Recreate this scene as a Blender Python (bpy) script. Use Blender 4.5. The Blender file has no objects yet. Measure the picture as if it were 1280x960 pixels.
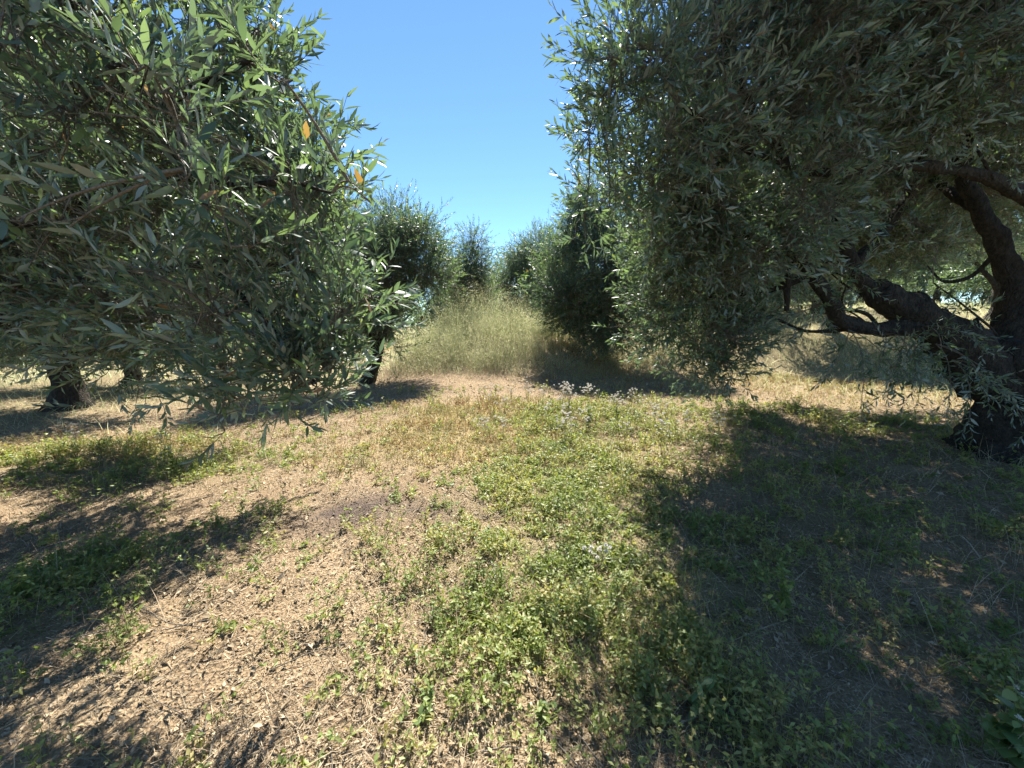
import bpy, math
import numpy as np
from mathutils import Vector

PI = math.pi
rng = np.random.default_rng(20)
scene = bpy.context.scene
COL = scene.collection

# ------------------------------------------------------------------ camera
CAM_H, PITCH, F = 1.6, math.radians(9.5), 480.0
CP, SP = math.cos(PITCH), math.sin(PITCH)
cam_data = bpy.data.cameras.new('camera')
cam = bpy.data.objects.new('camera', cam_data)
COL.objects.link(cam)
cam.location = (0, 0, CAM_H)
cam.rotation_euler = (PI / 2 - PITCH, 0, 0)
cam_data.sensor_width = 36
cam_data.lens = 36 * F / 1280
cam_data.clip_start = 0.05
cam_data.clip_end = 2000
scene.camera = cam


def at(x, y, Y):
    """World point seen in the photo's direction (x, y), Y metres ahead."""
    rx, ru = (x - 640) / F, (480 - y) / F
    fwd = CP + SP * ru
    t = Y / fwd
    return np.array([rx * t, Y, CAM_H + (CP * ru - SP) * t])


# ------------------------------------------------------------------ noise
def _hash(i, j, k):
    n = (i.astype(np.int64) * 374761393 + j.astype(np.int64) * 668265263 + k.astype(np.int64) * 2147483647) & 0x7fffffff
    n = ((n ^ (n >> 13)) * 1274126177) & 0x7fffffff
    n = ((n ^ (n >> 16)) * 668265263) & 0x7fffffff
    return ((n ^ (n >> 15)) & 0xffff) / 65535.0


def noise3(x, y, z):
    x, y, z = np.broadcast_arrays(np.asarray(x, float), np.asarray(y, float), np.asarray(z, float))
    i, j, k = np.floor(x), np.floor(y), np.floor(z)
    u, v, w = x - i, y - j, z - k
    u, v, w = (a * a * (3 - 2 * a) for a in (u, v, w))
    r = 0
    for a in (0, 1):
        for b in (0, 1):
            for c in (0, 1):
                wt = (u if a else 1 - u) * (v if b else 1 - v) * (w if c else 1 - w)
                r = r + wt * _hash(i + a, j + b, k + c)
    return r * 2 - 1


def fbm2(x, y, s, o=3, seed=0.0):
    r, a = 0, 1.0
    for q in range(o):
        r = r + a * noise3(x / s + 17.3 * q, y / s - 9.1 * q, seed + 0.37 + q * 3.0)
        s *= 0.5
        a *= 0.5
    return r


def sst(a, b, x):
    t = np.clip((x - a) / (b - a), 0, 1)
    return t * t * (3 - 2 * t)


# ------------------------------------------------------------------ terrain
def height(x, y, fine=True):
    x = np.asarray(x, float)
    y = np.asarray(y, float)
    h = -0.32 * sst(-1.6, -5.5, x) * sst(0.0, 3.0, y)
    h = h + 0.10 * np.exp(-((x + 1.0) / 1.2) ** 2) * np.exp(-((y - 3.2) / 2.2) ** 2)
    h = h + 0.05 * np.maximum(0, y - 11) * sst(-30, -2, x) * sst(11, 16, y)
    h = h + 0.9 * sst(6, 16, x) * sst(5.5, 16, y)
    h = h + 0.95 * sst(10.2, 12.8, y + 0.25 * np.sin(x * 1.3)) * sst(-5.5, -1.5, x)
    h = h + 0.25 * np.exp(-((x + 0.8) / 2.6) ** 2 - ((y - 11.6) / 1.6) ** 2)
    h = h + 0.06 * fbm2(x, y, 2.3, 2, 1.0) * sst(0.5, 3, y + 3)
    h = h - 0.02 * np.maximum(0, np.hypot(x, y) - 45)
    if fine:
        near = 1 / (1 + (np.hypot(x, y) / 7.0) ** 2)
        h = h + near * (0.030 * fbm2(x, y, 0.30, 3, 5.0) + 0.013 * fbm2(x, y, 0.07, 2, 8.0))
    return h


# zone masks (kinds of ground cover, in metres on the ground)
def m_green(x, y):
    c = 0.5 + 0.2 * (y - 3) * sst(2.5, 4, y)
    w = 0.72 + 0.2 * sst(2, 5, y)
    g = np.exp(-((x - c) / w) ** 2) * sst(0.9, 2.2, y) * (1 - sst(6.2, 7.6, y))
    g = g + 0.2 * sst(0.6, 1.5, x) * (1 - sst(6.0, 7.5, y))
    g = g + 0.9 * np.exp(-((x + 3.1) / 0.7) ** 2 - ((y - 2.1) / 0.45) ** 2)
    g = g + 0.9 * np.exp(-((x + 3.9) / 0.9) ** 2 - ((y - 4.6) / 0.6) ** 2)
    g = g + 0.6 * sst(-4.2, -5.5, x) * np.exp(-((y - 5.2) / 0.9) ** 2)
    g = g + 0.5 * np.exp(-((x - 3.2) / 1.6) ** 2 - ((y - 6.8) / 0.8) ** 2)
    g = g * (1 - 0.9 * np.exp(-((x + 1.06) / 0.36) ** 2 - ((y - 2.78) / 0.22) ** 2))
    return np.clip(g * (1.0 + 0.8 * fbm2(x, y, 0.55, 3, 12.0)), 0, 1)


def m_gold(x, y):
    g = np.exp(-((x + 0.7) / 1.25) ** 2) * sst(3.2, 4.6, y) * (1 - sst(6.6, 7.8, y))
    g = g + 0.8 * np.exp(-((x - 0.2) / 1.0) ** 2) * sst(4.0, 5.4, y) * (1 - sst(6.6, 7.8, y))
    g = g + 0.7 * np.exp(-((x - 2.4) / 1.0) ** 2 - ((y - 11.2) / 1.2) ** 2)
    g = g + 0.6 * np.exp(-((x - 9) / 5.0) ** 2 - ((y - 11) / 3.5) ** 2)
    g = g + 0.45 * sst(-4.0, -5.5, x) * np.exp(-((y - 5.6) / 0.8) ** 2)
    return np.clip(g * (1.0 + 0.6 * fbm2(x, y, 0.6, 3, 33.0)), 0, 1)


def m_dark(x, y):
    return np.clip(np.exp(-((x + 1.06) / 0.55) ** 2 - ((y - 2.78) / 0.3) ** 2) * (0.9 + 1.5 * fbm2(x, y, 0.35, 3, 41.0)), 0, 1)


# ------------------------------------------------------------------ materials
def new_mat(name):
    m = bpy.data.materials.new(name)
    m.use_nodes = True
    nt = m.node_tree
    nt.nodes.clear()
    return m, nt, nt.nodes, nt.links


def ramp(nodes, stops):
    r = nodes.new('ShaderNodeValToRGB')
    e = r.color_ramp.elements
    while len(e) < len(stops):
        e.new(0.5)
    for q, (p, c) in enumerate(stops):
        e[q].position = p
        e[q].color = (c[0], c[1], c[2], 1)
    return r


def leaf_mat(name, stops, under, rough=0.36, transl=0.25, trans_boost=(1.35, 1.5, 0.7), spec=0.5):
    m, nt, N, L = new_mat(name)
    out = N.new('ShaderNodeOutputMaterial')
    att = N.new('ShaderNodeAttribute'); att.attribute_name = 'v'
    r = ramp(N, stops)
    L.new(att.outputs['Fac'], r.inputs['Fac'])
    base = r.outputs['Color']
    if under is not None:
        geo = N.new('ShaderNodeNewGeometry')
        mx = N.new('ShaderNodeMix'); mx.data_type = 'RGBA'
        L.new(geo.outputs['Backfacing'], mx.inputs['Factor'])
        L.new(base, mx.inputs['A'])
        mu = N.new('ShaderNodeMix'); mu.data_type = 'RGBA'; mu.inputs['Factor'].default_value = 0.7
        L.new(base, mu.inputs['A']); mu.inputs['B'].default_value = (*under, 1)
        L.new(mu.outputs['Result'], mx.inputs['B'])
        col = mx.outputs['Result']
    else:
        col = base
    p = N.new('ShaderNodeBsdfPrincipled')
    L.new(col, p.inputs['Base Color'])
    p.inputs['Roughness'].default_value = rough
    p.inputs['Specular IOR Level'].default_value = spec
    tr = N.new('ShaderNodeBsdfTranslucent')
    mt = N.new('ShaderNodeMix'); mt.data_type = 'RGBA'; mt.blend_type = 'MULTIPLY'
    mt.inputs['Factor'].default_value = 1
    L.new(base, mt.inputs['A']); mt.inputs['B'].default_value = (*trans_boost, 1)
    L.new(mt.outputs['Result'], tr.inputs['Color'])
    ms = N.new('ShaderNodeMixShader'); ms.inputs['Fac'].default_value = transl
    L.new(p.outputs[0], ms.inputs[1]); L.new(tr.outputs[0], ms.inputs[2])
    L.new(ms.outputs[0], out.inputs['Surface'])
    return m


OLIVE = [(0.0, (0.048, 0.078, 0.055)), (0.45, (0.09, 0.132, 0.088)), (0.82, (0.145, 0.195, 0.115)),
         (0.95, (0.20, 0.24, 0.08)), (0.975, (0.26, 0.27, 0.07)), (1.0, (0.24, 0.13, 0.06))]
M_LEAF = leaf_mat('olive_leaf', OLIVE, (0.40, 0.45, 0.41), 0.45, 0.42, spec=0.7)
M_LEAF_FAR = leaf_mat('olive_leaf_far', OLIVE, (0.40, 0.46, 0.40), 0.40, 0.5, spec=0.7)
M_WEED = leaf_mat('weed_leaf', [(0.0, (0.11, 0.15, 0.042)), (0.48, (0.22, 0.275, 0.078)), (0.8, (0.33, 0.33, 0.125)),
                                (1.0, (0.34, 0.30, 0.12))], None, 0.5, 0.45, (1.4, 1.4, 0.7))
M_GOLD = leaf_mat('drying_clover', [(0.0, (0.19, 0.21, 0.075)), (0.4, (0.35, 0.315, 0.14)), (0.8, (0.45, 0.37, 0.19)),
                                    (1.0, (0.33, 0.18, 0.08))], None, 0.7, 0.42, (1.3, 1.25, 0.8))
M_STRAW = leaf_mat('straw', [(0.0, (0.09, 0.07, 0.045)), (0.3, (0.22, 0.175, 0.105)), (0.7, (0.42, 0.317, 0.205)),
                             (1.0, (0.47, 0.385, 0.25))], None, 0.75, 0.12, (1, 1, 1))
M_OATS = leaf_mat('wild_oat', [(0.0, (0.21, 0.27, 0.13)), (0.5, (0.41, 0.44, 0.28)), (1.0, (0.64, 0.63, 0.48))],
                  None, 0.6, 0.55, (1.3, 1.25, 1.0))
M_FLUFF = leaf_mat('seed_fluff', [(0.0, (0.5, 0.46, 0.38)), (1.0, (0.78, 0.76, 0.70))], None, 0.8, 0.4, (1, 1, 1))
M_BROADLEAF = leaf_mat('broad_leaf', [(0.0, (0.10, 0.16, 0.05)), (0.6, (0.17, 0.23, 0.075)), (1.0, (0.34, 0.33, 0.13))],
                       None, 0.5, 0.3, (1.5, 1.5, 0.6))


def bark_mat(name, dark, light, scale=1.0):
    m, nt, N, L = new_mat(name)
    out = N.new('ShaderNodeOutputMaterial')
    p = N.new('ShaderNodeBsdfPrincipled')
    tc = N.new('ShaderNodeTexCoord')
    mp = N.new('ShaderNodeMapping'); mp.inputs['Scale'].default_value = (11 * scale, 11 * scale, 6 * scale)
    L.new(tc.outputs['Object'], mp.inputs['Vector'])
    n1 = N.new('ShaderNodeTexNoise'); n1.inputs['Scale'].default_value = 2.2; n1.inputs['Detail'].default_value = 8
    n1.inputs['Roughness'].default_value = 0.68
    L.new(mp.outputs[0], n1.inputs['Vector'])
    r = ramp(N, [(0.3, dark), (0.52, tuple(0.5 * (a + b) for a, b in zip(dark, light))), (0.72, light)])
    L.new(n1.outputs['Fac'], r.inputs['Fac'])
    L.new(r.outputs['Color'], p.inputs['Base Color'])
    p.inputs['Roughness'].default_value = 0.85
    p.inputs['Specular IOR Level'].default_value = 0.25
    v = N.new('ShaderNodeTexVoronoi'); v.inputs['Scale'].default_value = 3.5; v.feature = 'DISTANCE_TO_EDGE'
    L.new(mp.outputs[0], v.inputs['Vector'])
    mul = N.new('ShaderNodeMath'); mul.operation = 'MULTIPLY_ADD'
    L.new(v.outputs['Distance'], mul.inputs[0]); mul.inputs[1].default_value = 0.8
    L.new(n1.outputs['Fac'], mul.inputs[2])
    b = N.new('ShaderNodeBump'); b.inputs['Strength'].default_value = 1.0; b.inputs['Distance'].default_value = 0.05 / scale
    L.new(mul.outputs[0], b.inputs['Height'])
    L.new(b.outputs[0], p.inputs['Normal'])
    L.new(p.outputs[0], out.inputs['Surface'])
    return m


M_BARK = bark_mat('olive_bark', (0.009, 0.0075, 0.006), (0.075, 0.062, 0.048))
M_TWIG = bark_mat('olive_twig', (0.12, 0.10, 0.075), (0.27, 0.24, 0.19), 6)
M_STEM = leaf_mat('dry_stem', [(0.0, (0.2, 0.14, 0.08)), (1.0, (0.40, 0.32, 0.2))], None, 0.7, 0.1, (1, 1, 1))


def ground_mat():
    m, nt, N, L = new_mat('soil_and_mulch')
    out = N.new('ShaderNodeOutputMaterial')
    p = N.new('ShaderNodeBsdfPrincipled')
    tc = N.new('ShaderNodeTexCoord')
    n1 = N.new('ShaderNodeTexNoise'); n1.inputs['Scale'].default_value = 1.3; n1.inputs['Detail'].default_value = 6
    n2 = N.new('ShaderNodeTexNoise'); n2.inputs['Scale'].default_value = 55; n2.inputs['Detail'].default_value = 5
    n2.inputs['Roughness'].default_value = 0.7
    vo = N.new('ShaderNodeTexVoronoi'); vo.inputs['Scale'].default_value = 75
    for n in (n1, n2, vo):
        L.new(tc.outputs['Object'], n.inputs['Vector'])
    r1 = ramp(N, [(0.25, (0.12, 0.085, 0.056)), (0.5, (0.25, 0.19, 0.12)), (0.75, (0.37, 0.29, 0.185))])
    L.new(n2.outputs['Fac'], r1.inputs['Fac'])
    r2 = ramp(N, [(0.3, (0.72, 0.66, 0.62)), (0.7, (1.1, 1.06, 1.0))])
    L.new(n1.outputs['Fac'], r2.inputs['Fac'])
    mu = N.new('ShaderNodeMix'); mu.data_type = 'RGBA'; mu.blend_type = 'MULTIPLY'; mu.inputs['Factor'].default_value = 1
    L.new(r1.outputs['Color'], mu.inputs['A']); L.new(r2.outputs['Color'], mu.inputs['B'])
    col = mu.outputs['Result']
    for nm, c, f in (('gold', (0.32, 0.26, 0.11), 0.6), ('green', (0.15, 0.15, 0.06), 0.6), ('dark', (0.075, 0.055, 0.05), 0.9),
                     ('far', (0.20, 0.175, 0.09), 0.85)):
        a = N.new('ShaderNodeAttribute'); a.attribute_name = nm
        k = N.new('ShaderNodeMath'); k.operation = 'MULTIPLY'; k.inputs[1].default_value = f
        L.new(a.outputs['Fac'], k.inputs[0])
        mx = N.new('ShaderNodeMix'); mx.data_type = 'RGBA'
        L.new(k.outputs[0], mx.inputs['Factor']); L.new(col, mx.inputs['A']); mx.inputs['B'].default_value = (*c, 1)
        col = mx.outputs['Result']
    L.new(col, p.inputs['Base Color'])
    p.inputs['Roughness'].default_value = 0.95
    p.inputs['Specular IOR Level'].default_value = 0.15
    ad = N.new('ShaderNodeMath'); ad.operation = 'ADD'
    L.new(n2.outputs['Fac'], ad.inputs[0]); L.new(vo.outputs['Distance'], ad.inputs[1])
    b = N.new('ShaderNodeBump'); b.inputs['Strength'].default_value = 0.9; b.inputs['Distance'].default_value = 0.012
    L.new(ad.outputs[0], b.inputs['Height']); L.new(b.outputs[0], p.inputs['Normal'])
    L.new(p.outputs[0], out.inputs['Surface'])
    return m


# ------------------------------------------------------------------ mesh building
def mk(name, V, faces, mat, parent=None, smooth=True, v=None, attrs=None, loc=None):
    V = np.asarray(V, np.float32)
    if loc is not None:
        V = V - np.asarray(loc, np.float32)
    me = bpy.data.meshes.new(name)
    me.vertices.add(len(V))
    me.vertices.foreach_set('co', V.ravel())
    faces = [np.asarray(f, np.int32) for f in faces if len(f)]
    lo = np.concatenate([f.ravel() for f in faces])
    tot = np.concatenate([np.full(len(f), f.shape[1], np.int32) for f in faces])
    st = np.concatenate([[0], np.cumsum(tot)[:-1]]).astype(np.int32)
    me.loops.add(len(lo))
    me.loops.foreach_set('vertex_index', lo)
    me.polygons.add(len(tot))
    me.polygons.foreach_set('loop_start', st)
    me.polygons.foreach_set('use_smooth', np.full(len(tot), bool(smooth)))
    me.update(calc_edges=True)
    if v is not None:
        a = me.attributes.new('v', 'FLOAT', 'POINT')
        a.data.foreach_set('value', np.asarray(v, np.float32))
    for k, arr in (attrs or {}).items():
        a = me.attributes.new(k, 'FLOAT', 'POINT')
        a.data.foreach_set('value', np.asarray(arr, np.float32))
    me.materials.append(mat)
    o = bpy.data.objects.new(name, me)
    COL.objects.link(o)
    if parent is not None:
        o.parent = parent
    return o


def empty(name, loc, label, cat, group=None):
    o = bpy.data.objects.new(name, None)
    COL.objects.link(o)
    o.location = loc
    o.empty_display_size = 0.2
    o['label'] = label
    o['category'] = cat
    if group:
        o['group'] = group
    return o


def stuff(o, label, cat):
    o['kind'] = 'stuff'
    o['label'] = label
    o['category'] = cat


def norm(a):
    return a / np.maximum(np.linalg.norm(a, axis=-1, keepdims=True), 1e-9)


class Bag:
    """Collects vertices, faces and a per-vertex value for one mesh."""
    def __init__(s):
        s.V, s.F, s.A, s.n = [], {}, [], 0

    def add(s, V, faces, v=0.5):
        s.V.append(V)
        s.A.append(np.broadcast_to(np.asarray(v, float), (len(V),)))
        for f in faces:
            f = np.asarray(f)
            s.F.setdefault(f.shape[1], []).append(f + s.n)
        s.n += len(V)

    def build(s, name, mat, parent=None, smooth=True, loc=None):
        return mk(name, np.concatenate(s.V), [np.concatenate(f) for f in s.F.values()], mat, parent, smooth,
                  np.concatenate(s.A), loc=loc)


def tubes(P, R, sides=3):
    """Many thin tubes at once: P (n,k,3) centre lines, R (n,k) radii."""
    n, k, _ = P.shape
    T = norm(np.gradient(P, axis=1))
    d = norm(P[:, -1] - P[:, 0])
    ref = np.where(np.abs(d[:, 2:3]) < 0.8, np.array([[0, 0, 1.0]]), np.array([[1.0, 0, 0]]))[:, None, :]
    U = norm(np.cross(T, np.broadcast_to(ref, T.shape)))
    W = np.cross(T, U)
    a = np.arange(sides) * 2 * PI / sides
    V = P[:, :, None, :] + R[:, :, None, None] * (np.cos(a)[None, None, :, None] * U[:, :, None, :] + np.sin(a)[None, None, :, None] * W[:, :, None, :])
    idx = np.arange(n * k * sides).reshape(n, k, sides)
    q = np.stack([idx[:, :-1, :], np.roll(idx, -1, 2)[:, :-1, :], np.roll(idx, -1, 2)[:, 1:, :], idx[:, 1:, :]], -1).reshape(-1, 4)
    return V.reshape(-1, 3), q


def spline(pts, n):
    P = np.asarray(pts, float)
    k = len(P)
    u = np.linspace(0, k - 1, n)
    i = np.clip(np.floor(u).astype(int), 0, k - 2)
    f = (u - i)[:, None]
    p0, p1, p2, p3 = P[np.maximum(i - 1, 0)], P[i], P[i + 1], P[np.minimum(i + 2, k - 1)]
    return 0.5 * ((2 * p1) + (-p0 + p2) * f + (2 * p0 - 5 * p1 + 4 * p2 - p3) * f ** 2 + (-p0 + 3 * p1 - 3 * p2 + p3) * f ** 3)


def limb(pts, radii, sides=14, step=0.05, gnarl=0.12, seed=0.0, flute=0.0, wob=0.0):
    """A gnarled tapering limb; returns verts, faces and its centre line."""
    pts = np.asarray(pts, float)
    Ls = np.linalg.norm(np.diff(pts, axis=0), axis=1).sum()
    n = max(6, int(Ls / step))
    C = spline(pts, n)
    r = np.interp(np.linspace(0, 1, n), np.linspace(0, 1, len(radii)), radii)
    if wob:
        s = np.linspace(0, Ls, n)
        C = C + wob * np.stack([noise3(s / 0.22, seed, 1.5), noise3(s / 0.22, seed, 7.5), noise3(s / 0.22, seed, 13.5)], -1) * (np.linspace(0, 1, n) * np.clip(r / 0.06, 0.12, 1))[:, None]
    T = norm(np.gradient(C, axis=0))
    U = np.zeros_like(T)
    u = np.cross(T[0], [0.3, 0.9, 0.1]); u /= np.linalg.norm(u)
    for q in range(n):
        u = u - T[q] * (u @ T[q]); u /= np.linalg.norm(u)
        U[q] = u
    W = np.cross(T, U)
    a = np.arange(sides) * 2 * PI / sides
    D = np.cos(a)[None, :, None] * U[:, None, :] + np.sin(a)[None, :, None] * W[:, None, :]
    B = C[:, None, :] + r[:, None, None] * D
    tw = np.linspace(0, Ls * 1.4, n)[:, None]
    nz = noise3(B[..., 0] * 5 + seed, B[..., 1] * 5, B[..., 2] * 3) + 0.6 * noise3(B[..., 0] * 13 + seed, B[..., 1] * 13, B[..., 2] * 9) + 0.4 * noise3(B[..., 0] * 31 + seed, B[..., 1] * 31, B[..., 2] * 20)
    s_ = np.linspace(0, Ls, n)
    nz = nz + 1.6 * np.maximum(0, noise3(s_ / 0.16, seed * 1.7, 4.4) - 0.35)[:, None] * (0.6 + noise3(3 * np.cos(a)[None, :], 3 * np.sin(a)[None, :], s_[:, None] * 3))
    fl = np.cos(5 * (a[None, :] + tw) + 2 * noise3(tw * 0.8, seed, 3.0)) + 0.6 * np.cos(9 * (a[None, :] - 0.6 * tw) + seed)
    k = 1 + gnarl * nz + flute * fl
    V = C[:, None, :] + (r[:, None] * k)[..., None] * D
    V = V.reshape(-1, 3)
    idx = np.arange(n * sides).reshape(n, sides)
    q = np.stack([idx[:-1], np.roll(idx, -1, 1)[:-1], np.roll(idx, -1, 1)[1:], idx[1:]], -1).reshape(-1, 4)
    V = np.concatenate([V, C[-1:] + T[-1:] * r[-1] * 0.5])
    t = np.stack([idx[-1], np.roll(idx[-1], -1), np.full(sides, n * sides)], -1)
    return V, [q, t], C


# ------------------------------------------------------------------ leaves
def leaf_shape(w, droop, fold):
    y1, y2 = 0.34, 0.70
    z = lambda y: -droop * y * y
    return np.array([[0, 0, 0], [-0.5 * w, y1, z(y1) + fold], [0, y1, z(y1)], [0.5 * w, y1, z(y1) + fold],
                     [-0.40 * w, y2, z(y2) + fold], [0, y2, z(y2)], [0.40 * w, y2, z(y2) + fold], [0, 1, z(1)]])


F8 = [np.array([[0, 2, 1], [0, 3, 2], [4, 5, 7], [5, 6, 7]]), np.array([[1, 2, 5, 4], [2, 3, 6, 5]])]
F4 = [np.array([[0, 3, 2], [0, 2, 1]])]           # base, left, tip, right (folded on the midrib)


def leaf4(w, droop, fold):
    return np.array([[0, 0, 0], [-0.5 * w, 0.48, fold - droop * 0.42], [0, 1, -droop], [0.5 * w, 0.48, fold - droop * 0.42]])


def put_leaves(bag, P, D, Nn, S, val, shape, faces):
    """P base points, D leaf direction, Nn upper normal, S length (all (n,...))."""
    D = norm(D)
    X = norm(np.cross(D, Nn))
    Z = np.cross(X, D)
    V = P[:, None, :] + S[:, None, None] * (shape[None, :, 0, None] * X[:, None, :] + shape[None, :, 1, None] * D[:, None, :] + shape[None, :, 2, None] * Z[:, None, :])
    n, k = len(P), len(shape)
    off = (np.arange(n) * k)[:, None, None]
    bag.add(V.reshape(-1, 3), [(f[None] + off).reshape(-1, f.shape[1]) for f in faces], np.repeat(val, k))


def rnd_unit(n):
    return norm(rng.normal(size=(n, 3)))


def make_sprigs(P, D, leafbag, twigbag, length, leaf_len, lod, pairs=13, tintshift=0.0):
    """Olive shoots: opposite, decussate narrow leaves on a thin bent stem."""
    n = len(P)
    if n == 0:
        return
    Ls = length * rng.uniform(0.65, 1.25, n)
    D = norm(D)
    ref = rnd_unit(n)
    U = norm(np.cross(D, ref)); W = np.cross(D, U)
    bend = (rng.normal(0, 0.16, (n, 1)) * U + rng.normal(0, 0.16, (n, 1)) * W + np.array([[0, 0, 0.06]])) * Ls[:, None]
    ts = np.linspace(0, 1, 5)
    C = P[:, None, :] + D[:, None, :] * (Ls[:, None] * ts)[..., None] + bend[:, None, :] * (ts ** 2)[None, :, None]
    V, q = tubes(C, np.linspace(0.0021, 0.0008, 5)[None, :] * np.ones((n, 1)) * (1 if lod == 0 else 1.4), 3)
    twigbag.add(V, [q], 0.5)
    tint = np.clip(rng.normal(0.42 + tintshift, 0.17, n), 0, 0.9)
    for j in range(pairs):
        t = (j + 0.6) / pairs + rng.uniform(-0.02, 0.02, n)
        base = P + D * (Ls * t)[:, None] + bend * (t ** 2)[:, None]
        Tn = norm(D * Ls[:, None] + 2 * bend * t[:, None])
        phi = (j % 2) * PI / 2 + rng.uniform(-0.35, 0.35, n)
        rad = np.cos(phi)[:, None] * U + np.sin(phi)[:, None] * W
        for s in (1, -1):
            keep = rng.random(n) > 0.08
            ang = rng.normal(0.78 - 0.4 * t, 0.2)[:, None]
            rr = s * rad
            d = np.cos(ang) * Tn + np.sin(ang) * rr + rng.normal(0, 0.2, (n, 3))
            nn = -np.cos(ang) * rr + np.sin(ang) * Tn + np.array([[0, 0, 0.5]]) + rng.normal(0, 0.5, (n, 3))
            size = leaf_len * np.clip(rng.normal(0.95, 0.24, n), 0.45, 1.5) * (1 - 0.45 * np.abs(t - 0.45) ** 1.5 * 2)
            val = np.clip(tint + rng.normal(0, 0.12, n) + 0.25 * (t > 0.86) * rng.random(n), 0, 0.965)
            val = np.where(rng.random(n) < 0.006, 1.0, val)
            if lod == 0:
                g = rng.integers(0, 7, n)
                for gi, sh in enumerate((leaf_shape(0.21, 0.05, 0.022), leaf_shape(0.175, -0.05, 0.03), leaf_shape(0.245, 0.14, 0.014), leaf_shape(0.16, 0.26, 0.04),
                                         leaf_shape(0.23, -0.16, 0.02), leaf_shape(0.26, 0.32, -0.02), leaf_shape(0.13, 0.02, 0.055))):
                    w_ = keep & (g == gi)
                    put_leaves(leafbag, base[w_], d[w_], nn[w_], size[w_], val[w_], sh, F8)
            else:
                put_leaves(leafbag, base[keep], d[keep], nn[keep], size[keep], val[keep], leaf4(0.27, 0.12, 0.05), F4)


def crown_from_blobs(root, blobs, skeleton, dens, length=0.30, leaf_len=0.062, near=2.6, hollow=None, mat=None,
                     clump_n=13, spread=0.15, pairs=13, name='crown', twig_r=0.008, up=0.3):
    """Fill a union of blobs with shoots hung on branchlets grown from the skeleton points."""
    leafb, twigb = Bag(), Bag()
    total = 0
    sk = np.concatenate(skeleton)
    loc = np.array(root.location)
    for (c, r, k) in blobs:
        c = np.asarray(c, float)
        r = np.asarray(r if np.ndim(r) else (r, r, r), float)
        vol = 4.19 * r.prod()
        n = max(6, int(dens * k * vol ** (0.9 if vol > 0.6 else 0.82)))
        m = max(2, n // clump_n)
        q = rnd_unit(m) * (rng.random((m, 1)) ** (1 / 3) * 0.72 + 0.26)
        cc = c + q * r * 0.92
        if hollow is not None:
            cc = cc[~hollow(cc)]
            if not len(cc):
                continue
            m = len(cc)
        cz = cc[:, 2] - height(cc[:, 0], cc[:, 1], False)
        cc = cc[cz > 0.35]; m = len(cc)
        if not m:
            continue
        # branchlet from the nearest skeleton point, leaving the limb and bending out to the clump
        inner = c + (cc - c) * 0.45
        dist = np.linalg.norm(sk[None] - inner[:, None], axis=2) + 0.3 * np.maximum(0, sk[None, :, 2] - inner[:, None, 2] + 0.2)
        s0 = sk[dist.argmin(1)]
        mid = 0.5 * (s0 + cc) + rnd_unit(m) * 0.10 * np.linalg.norm(cc - s0, axis=1, keepdims=True) + np.array([0, 0, 0.06])
        tt = np.linspace(0, 1, 7)[None, :, None]
        B = (1 - tt) ** 2 * s0[:, None] + 2 * tt * (1 - tt) * mid[:, None] + tt ** 2 * cc[:, None]
        Lb = np.linalg.norm(cc - s0, axis=1)
        sk = np.concatenate([sk, B[:, 4]])
        V, qd = tubes(B, np.linspace(1, 0.35, 7)[None] * np.clip(twig_r * (0.5 + 0.7 * Lb), 0.003, 0.02)[:, None], 5)
        twigb.add(V, [qd], 0.3)
        out = norm(cc - s0)
        per = rng.poisson(n / m, m)
        idx = np.repeat(np.arange(m), per)
        N = len(idx)
        if N == 0:
            continue
        total += N
        t0 = rng.uniform(0.62, 1.0, N)[:, None]
        b0 = (1 - t0) ** 2 * s0[idx] + 2 * t0 * (1 - t0) * mid[idx] + t0 ** 2 * cc[idx]
        off = rng.normal(0, spread * min(1, r.max() / 0.3), (N, 3))
        P = b0 + off
        D = 0.9 * norm(off + 1e-4) + 0.55 * out[idx] + 0.45 * norm(P - c) + np.array([0, 0, up]) + rng.normal(0, 0.35, (N, 3))
        mm = 0.5 * (b0 + P) + rng.normal(0, 0.02, (N, 3))
        V, qd = tubes(np.stack([b0, mm, P], 1), np.array([[0.0035, 0.0028, 0.0021]]) * np.ones((N, 1)), 3)
        twigb.add(V, [qd], 0.4)
        dcam = np.linalg.norm(P - np.array([0, 0, CAM_H]), axis=1)
        for lod, w in ((0, dcam < near), (1, dcam >= near)):
            make_sprigs(P[w], D[w], leafb, twigb, length, leaf_len, lod, pairs, 0.04 * rng.normal())
    print('CROWN', root.name, total, leafb.n)
    cr = leafb.build(name, mat or M_LEAF, root, loc=loc)
    twigb.build('twigs', M_TWIG, cr, loc=loc)
    return cr


# ------------------------------------------------------------------ sun and sky
SUN_EL, SUN_AZ = math.radians(56), math.radians(7)     # azimuth measured from straight ahead towards the right
w = bpy.data.worlds.new('World')
scene.world = w
w.use_nodes = True
nt = w.node_tree
nt.nodes.clear()
sky = nt.nodes.new('ShaderNodeTexSky')
sky.sky_type = 'NISHITA'
sky.sun_disc = False
sky.sun_elevation = SUN_EL
sky.sun_rotation = SUN_AZ
sky.altitude = 1800
sky.air_density = 1.0
sky.dust_density = 0.0
sky.ozone_density = 1.6
bg = nt.nodes.new('ShaderNodeBackground')
bg.inputs['Strength'].default_value = 0.07
wo = nt.nodes.new('ShaderNodeOutputWorld')
tint = nt.nodes.new('ShaderNodeMix')
tint.data_type = 'RGBA'
tint.blend_type = 'MULTIPLY'
tint.inputs['Factor'].default_value = 1
tint.inputs['B'].default_value = (0.73, 0.94, 1.05, 1)
nt.links.new(sky.outputs[0], tint.inputs['A'])
nt.links.new(tint.outputs['Result'], bg.inputs['Color'])
nt.links.new(bg.outputs[0], wo.inputs['Surface'])

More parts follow.
